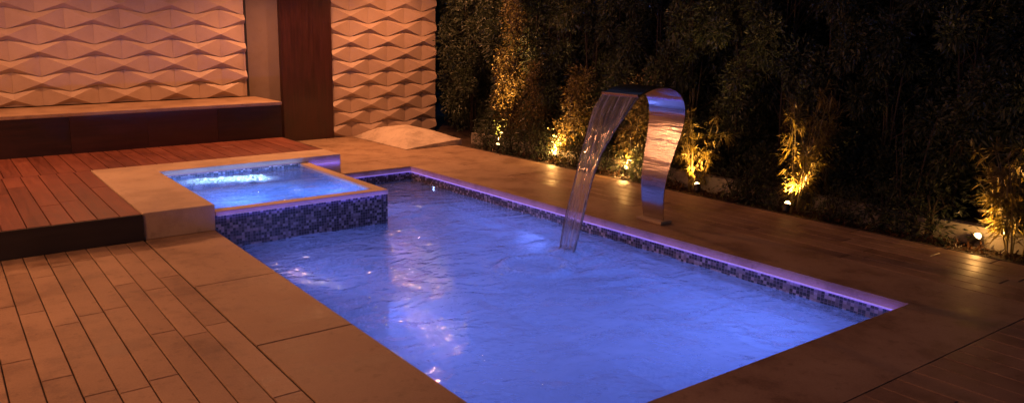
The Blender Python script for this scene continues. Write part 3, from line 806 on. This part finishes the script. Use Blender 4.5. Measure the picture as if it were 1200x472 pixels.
s = MB(); s.box(-.19, -.155, CY-.203, CY+.203, 1.158, 1.184); part('spout_lip', s, M['steel'], ft, bevel=.003)

# falling sheet
fw = thing('falling_water', (-.4, -3.65, WZ), 'clear sheet of water falling from the steel blade and narrowing towards the pool', 'water jet')
S = []
TAB = [(1.16, -.18, -3.42, -3.90), (1.039, -.258, -3.456, -3.834), (.918, -.307, -3.464, -3.775), (.797, -.349, -3.467, -3.729), (.676, -.387, -3.465, -3.682), (.555, -.422, -3.465, -3.666),
       (.435, -.455, -3.464, -3.653), (.314, -.486, -3.459, -3.647), (.193, -.516, -3.452, -3.645), (.072, -.545, -3.448, -3.642), (-.049, -.573, -3.451, -3.632), (-.175, -.60, -3.46, -3.62)]
TAB[0] = (1.16, -.18, CY+.195, CY-.195)
for z, x, ya, yb in catmull(TAB, 4): S.append((x, z, (ya-yb)/2, (ya+yb)/2))
N = len(S)-1
mb = MB(); m_ = 15
for i, (x, z, hw, cy) in enumerate(S):
    for s_ in (-1, 1):
        for k in range(m_):
            u = -1+2*k/(m_-1); th = (.0035+.006*abs(u)**6)+.002*noise.noise(Vector((u*4, i*.25, s_)))
            mb.v.append((x+s_*th+.012*noise.noise(Vector((u*2.2, i*.16, 7)))*min(1, i/6), cy+hw*u, z))
n = len(S)
for i in range(n-1):
    o0, o1 = i*2*m_, (i+1)*2*m_
    for k in range(m_-1):
        mb.f.append((o0+k, o0+k+1, o1+k+1, o1+k)); mb.f.append((o0+m_+k+1, o0+m_+k, o1+m_+k, o1+m_+k+1))
    mb.f.append((o0+m_, o0, o1, o1+m_)); mb.f.append((o0+m_-1, o0+2*m_-1, o1+2*m_-1, o1+m_-1))
mb.mi = [0]*len(mb.f)
part('water_sheet', mb, M['sheet'], fw, smooth=True)
random.seed(3); mb = MB()
for k_ in range(120):
    a_ = random.uniform(0, 6.28); q_ = abs(random.gauss(0, .085)); c_ = Vector((LP.x+math.cos(a_)*q_, LP.y+math.sin(a_)*q_*1.3, WZ+random.uniform(0, .07)*math.exp(-q_*9)+.006)); r_ = random.uniform(.0025, .0065)
    n_ = len(mb.v); mb.v += [tuple(c_+Vector(t_)*r_) for t_ in ((1, 0, 0), (0, 1, 0), (-1, 0, 0), (0, -1, 0), (0, 0, 1.3), (0, 0, -1))]
    for f_ in ((0, 1, 4), (1, 2, 4), (2, 3, 4), (3, 0, 4), (1, 0, 5), (2, 1, 5), (3, 2, 5), (0, 3, 5)): mb.f.append(tuple(n_+i_ for i_ in f_)); mb.mi.append(0)
tag(part('splash_drops', mb, M['rim'], smooth=True), 'splash drops where the falling water meets the pool', 'splash', kind='stuff')
for s_ in (-1, 1):
    mb = MB(); mb.tube([(x, cy+s_*hw, z) for x, z, hw, cy in S], [.006+.005*(i/N)+.0015*math.sin(i*2.3) for i in range(N+1)], 8)
    part('water_rim', mb, M['rim'], fw, smooth=True)

# ------------------------------------------------------------------ assumed lamps on top of the wall (out of the frame, they light the terrace)
AMB = (1., .36, .135)
def assumed_wall_lamp(x, label, power, aimd, y=WY-.02, z=3.0, reach=1.15, size=170, soft=.05, blend=.6):
    t = thing('assumed_wall_lamp', (x, y, z), label, 'lamp', 'assumed lamps along the top of the wall')
    s = MB(); s.tube([(x, y, z), (x, y-reach*.6, z+.10), (x, y-reach, z+.06)], [.012, .012, .012], 8); part('arm', s, M['black'], t, smooth=True)
    d = Vector(aimd).normalized(); c = Vector((x, y-reach, z+.03))
    s = MB(); s.tube([c-d*.05, c-d*.04, c+d*.05], [.03, .055, .06], 18); part('shade', s, M['black'], t, smooth=True, sharp=40)
    s = MB(); s.tube([c+d*.051, c+d*.054], [.052, .048], 18); part('lens', s, M['washglow'], t)
    l = lamp('SPOT', 'assumed_wall_beam', c+d*.07, AMB, power, t, spot_size=R(size), spot_blend=blend, shadow_soft_size=soft); aim(l, d)
    return t
assumed_wall_lamp(-6.2, 'leftmost assumed wall lamp on its arm above the wide relief panel', 90, (.2, -.35, -.9))
assumed_wall_lamp(-3.6, 'assumed wall lamp on its arm above the middle of the wide relief panel', 140, (0, -.35, -.9))
assumed_wall_lamp(-.9, 'assumed wall lamp on its arm left of the pillar top', 330, (0, -.3, -.95))
assumed_wall_lamp(1.3, 'rightmost assumed wall lamp, above the narrow relief panel', 300, (0, -.2, -.95))

def added_terrace_lamp(x, y, z, label, power):  # unseen lamps added to light the terrace from the left
    t = thing('added_terrace_lamp', (x, y, 0), label, 'lamp', 'added tall terrace lamps left of the pool')
    s = MB(); s.tube([(x, y, .001), (x, y, z+.2)], [.045, .03], 14); part('post', s, M['black'], t, smooth=True, sharp=40)
    s = MB(); s.tube([(x, y, z+.2), (x, y, z+.24)], [.66, .02], 32); part('shade', s, M['black'], t, smooth=True, sharp=40)
    s = MB(); s.tube([(x, y, z+.195), (x, y, z+.19)], [.6, .6], 32); part('lens', s, M['washglow'], t)
    l = lamp('AREA', 'added_terrace_light', (x, y, z+.18), AMB, power, t, shape='DISK', size=1.1); aim(l, (.25, .15, -1)); return t
added_terrace_lamp(-7.0, -3.6, 2.9, 'added tall black terrace lamp on a post left of the stone planks', 210)
added_terrace_lamp(-6.9, .1, 2.9, 'added tall black terrace lamp on a post standing on the wooden deck', 225)  # unseen lamp added to brighten the far side

# ------------------------------------------------------------------ night sky, weak moon-like sun
wld = bpy.data.worlds.new('World'); sc.world = wld; wld.use_nodes = True
nt = wld.node_tree; bg = nt.nodes.get('Background') or nt.nodes.new('ShaderNodeBackground')
sky = nt.nodes.new('ShaderNodeTexSky'); sky.sky_type = 'NISHITA'; sky.sun_disc = False
sky.sun_elevation = R(12); sky.sun_rotation = R(60); sky.altitude = 0
tn = nt.nodes.new('ShaderNodeMix'); tn.data_type = 'RGBA'; tn.blend_type = 'MULTIPLY'; tn.inputs[0].default_value = 1; tn.inputs[7].default_value = (.55, .68, 1.15, 1)
nt.links.new(sky.outputs[0], tn.inputs[6]); nt.links.new(tn.outputs[2], bg.inputs[0]); bg.inputs[1].default_value = .019
sun = bpy.data.lights.new('sun', 'SUN'); sun.energy = .006; sun.color = (.7, .8, 1.); sun.angle = R(2)
so = bpy.data.objects.new('sun', sun); C.objects.link(so); so.location = (0, 0, 20)
d = Vector((math.sin(R(60))*math.cos(R(20)), math.cos(R(60))*math.cos(R(20)), math.sin(R(20)))); aim(so, -d)

# ------------------------------------------------------------------ camera
cam = bpy.data.cameras.new('camera'); co = bpy.data.objects.new('camera', cam); C.objects.link(co)
fpx, ppx, ppy, yaw, pit, rol = 894.293, 495.784, 222.425, R(32.599), R(-11.742), R(-.113)
fwv = Vector((math.sin(yaw)*math.cos(pit), math.cos(yaw)*math.cos(pit), math.sin(pit)))
rt = Vector((math.cos(yaw), -math.sin(yaw), 0)); up = rt.cross(fwv)
rt2 = math.cos(rol)*rt+math.sin(rol)*up; up2 = -math.sin(rol)*rt+math.cos(rol)*up
mat = Matrix((rt2, up2, -fwv)).transposed().to_4x4(); mat.translation = Vector((-5.075, -8.232, 1.7))
co.matrix_world = mat
cam.sensor_width = 36; cam.sensor_fit = 'HORIZONTAL'; cam.lens = fpx/1200*36
cam.shift_x = (600-ppx)/1200; cam.shift_y = (ppy-236)/1200
cam.clip_end = 500; cam.clip_start = .05
sc.camera = co

sc.view_settings.view_transform = 'Standard'; sc.view_settings.look = 'None'
sc.view_settings.exposure = 0; sc.view_settings.gamma = 1; sc.view_settings.use_curve_mapping = False
cy = sc.cycles
cy.use_denoising = True; cy.max_bounces = 8; cy.diffuse_bounces = 3; cy.glossy_bounces = 4; cy.transmission_bounces = 6; cy.transparent_max_bounces = 8
cy.sample_clamp_indirect = 3; cy.sample_clamp_direct = 0; cy.caustics_reflective = False; cy.caustics_refractive = False
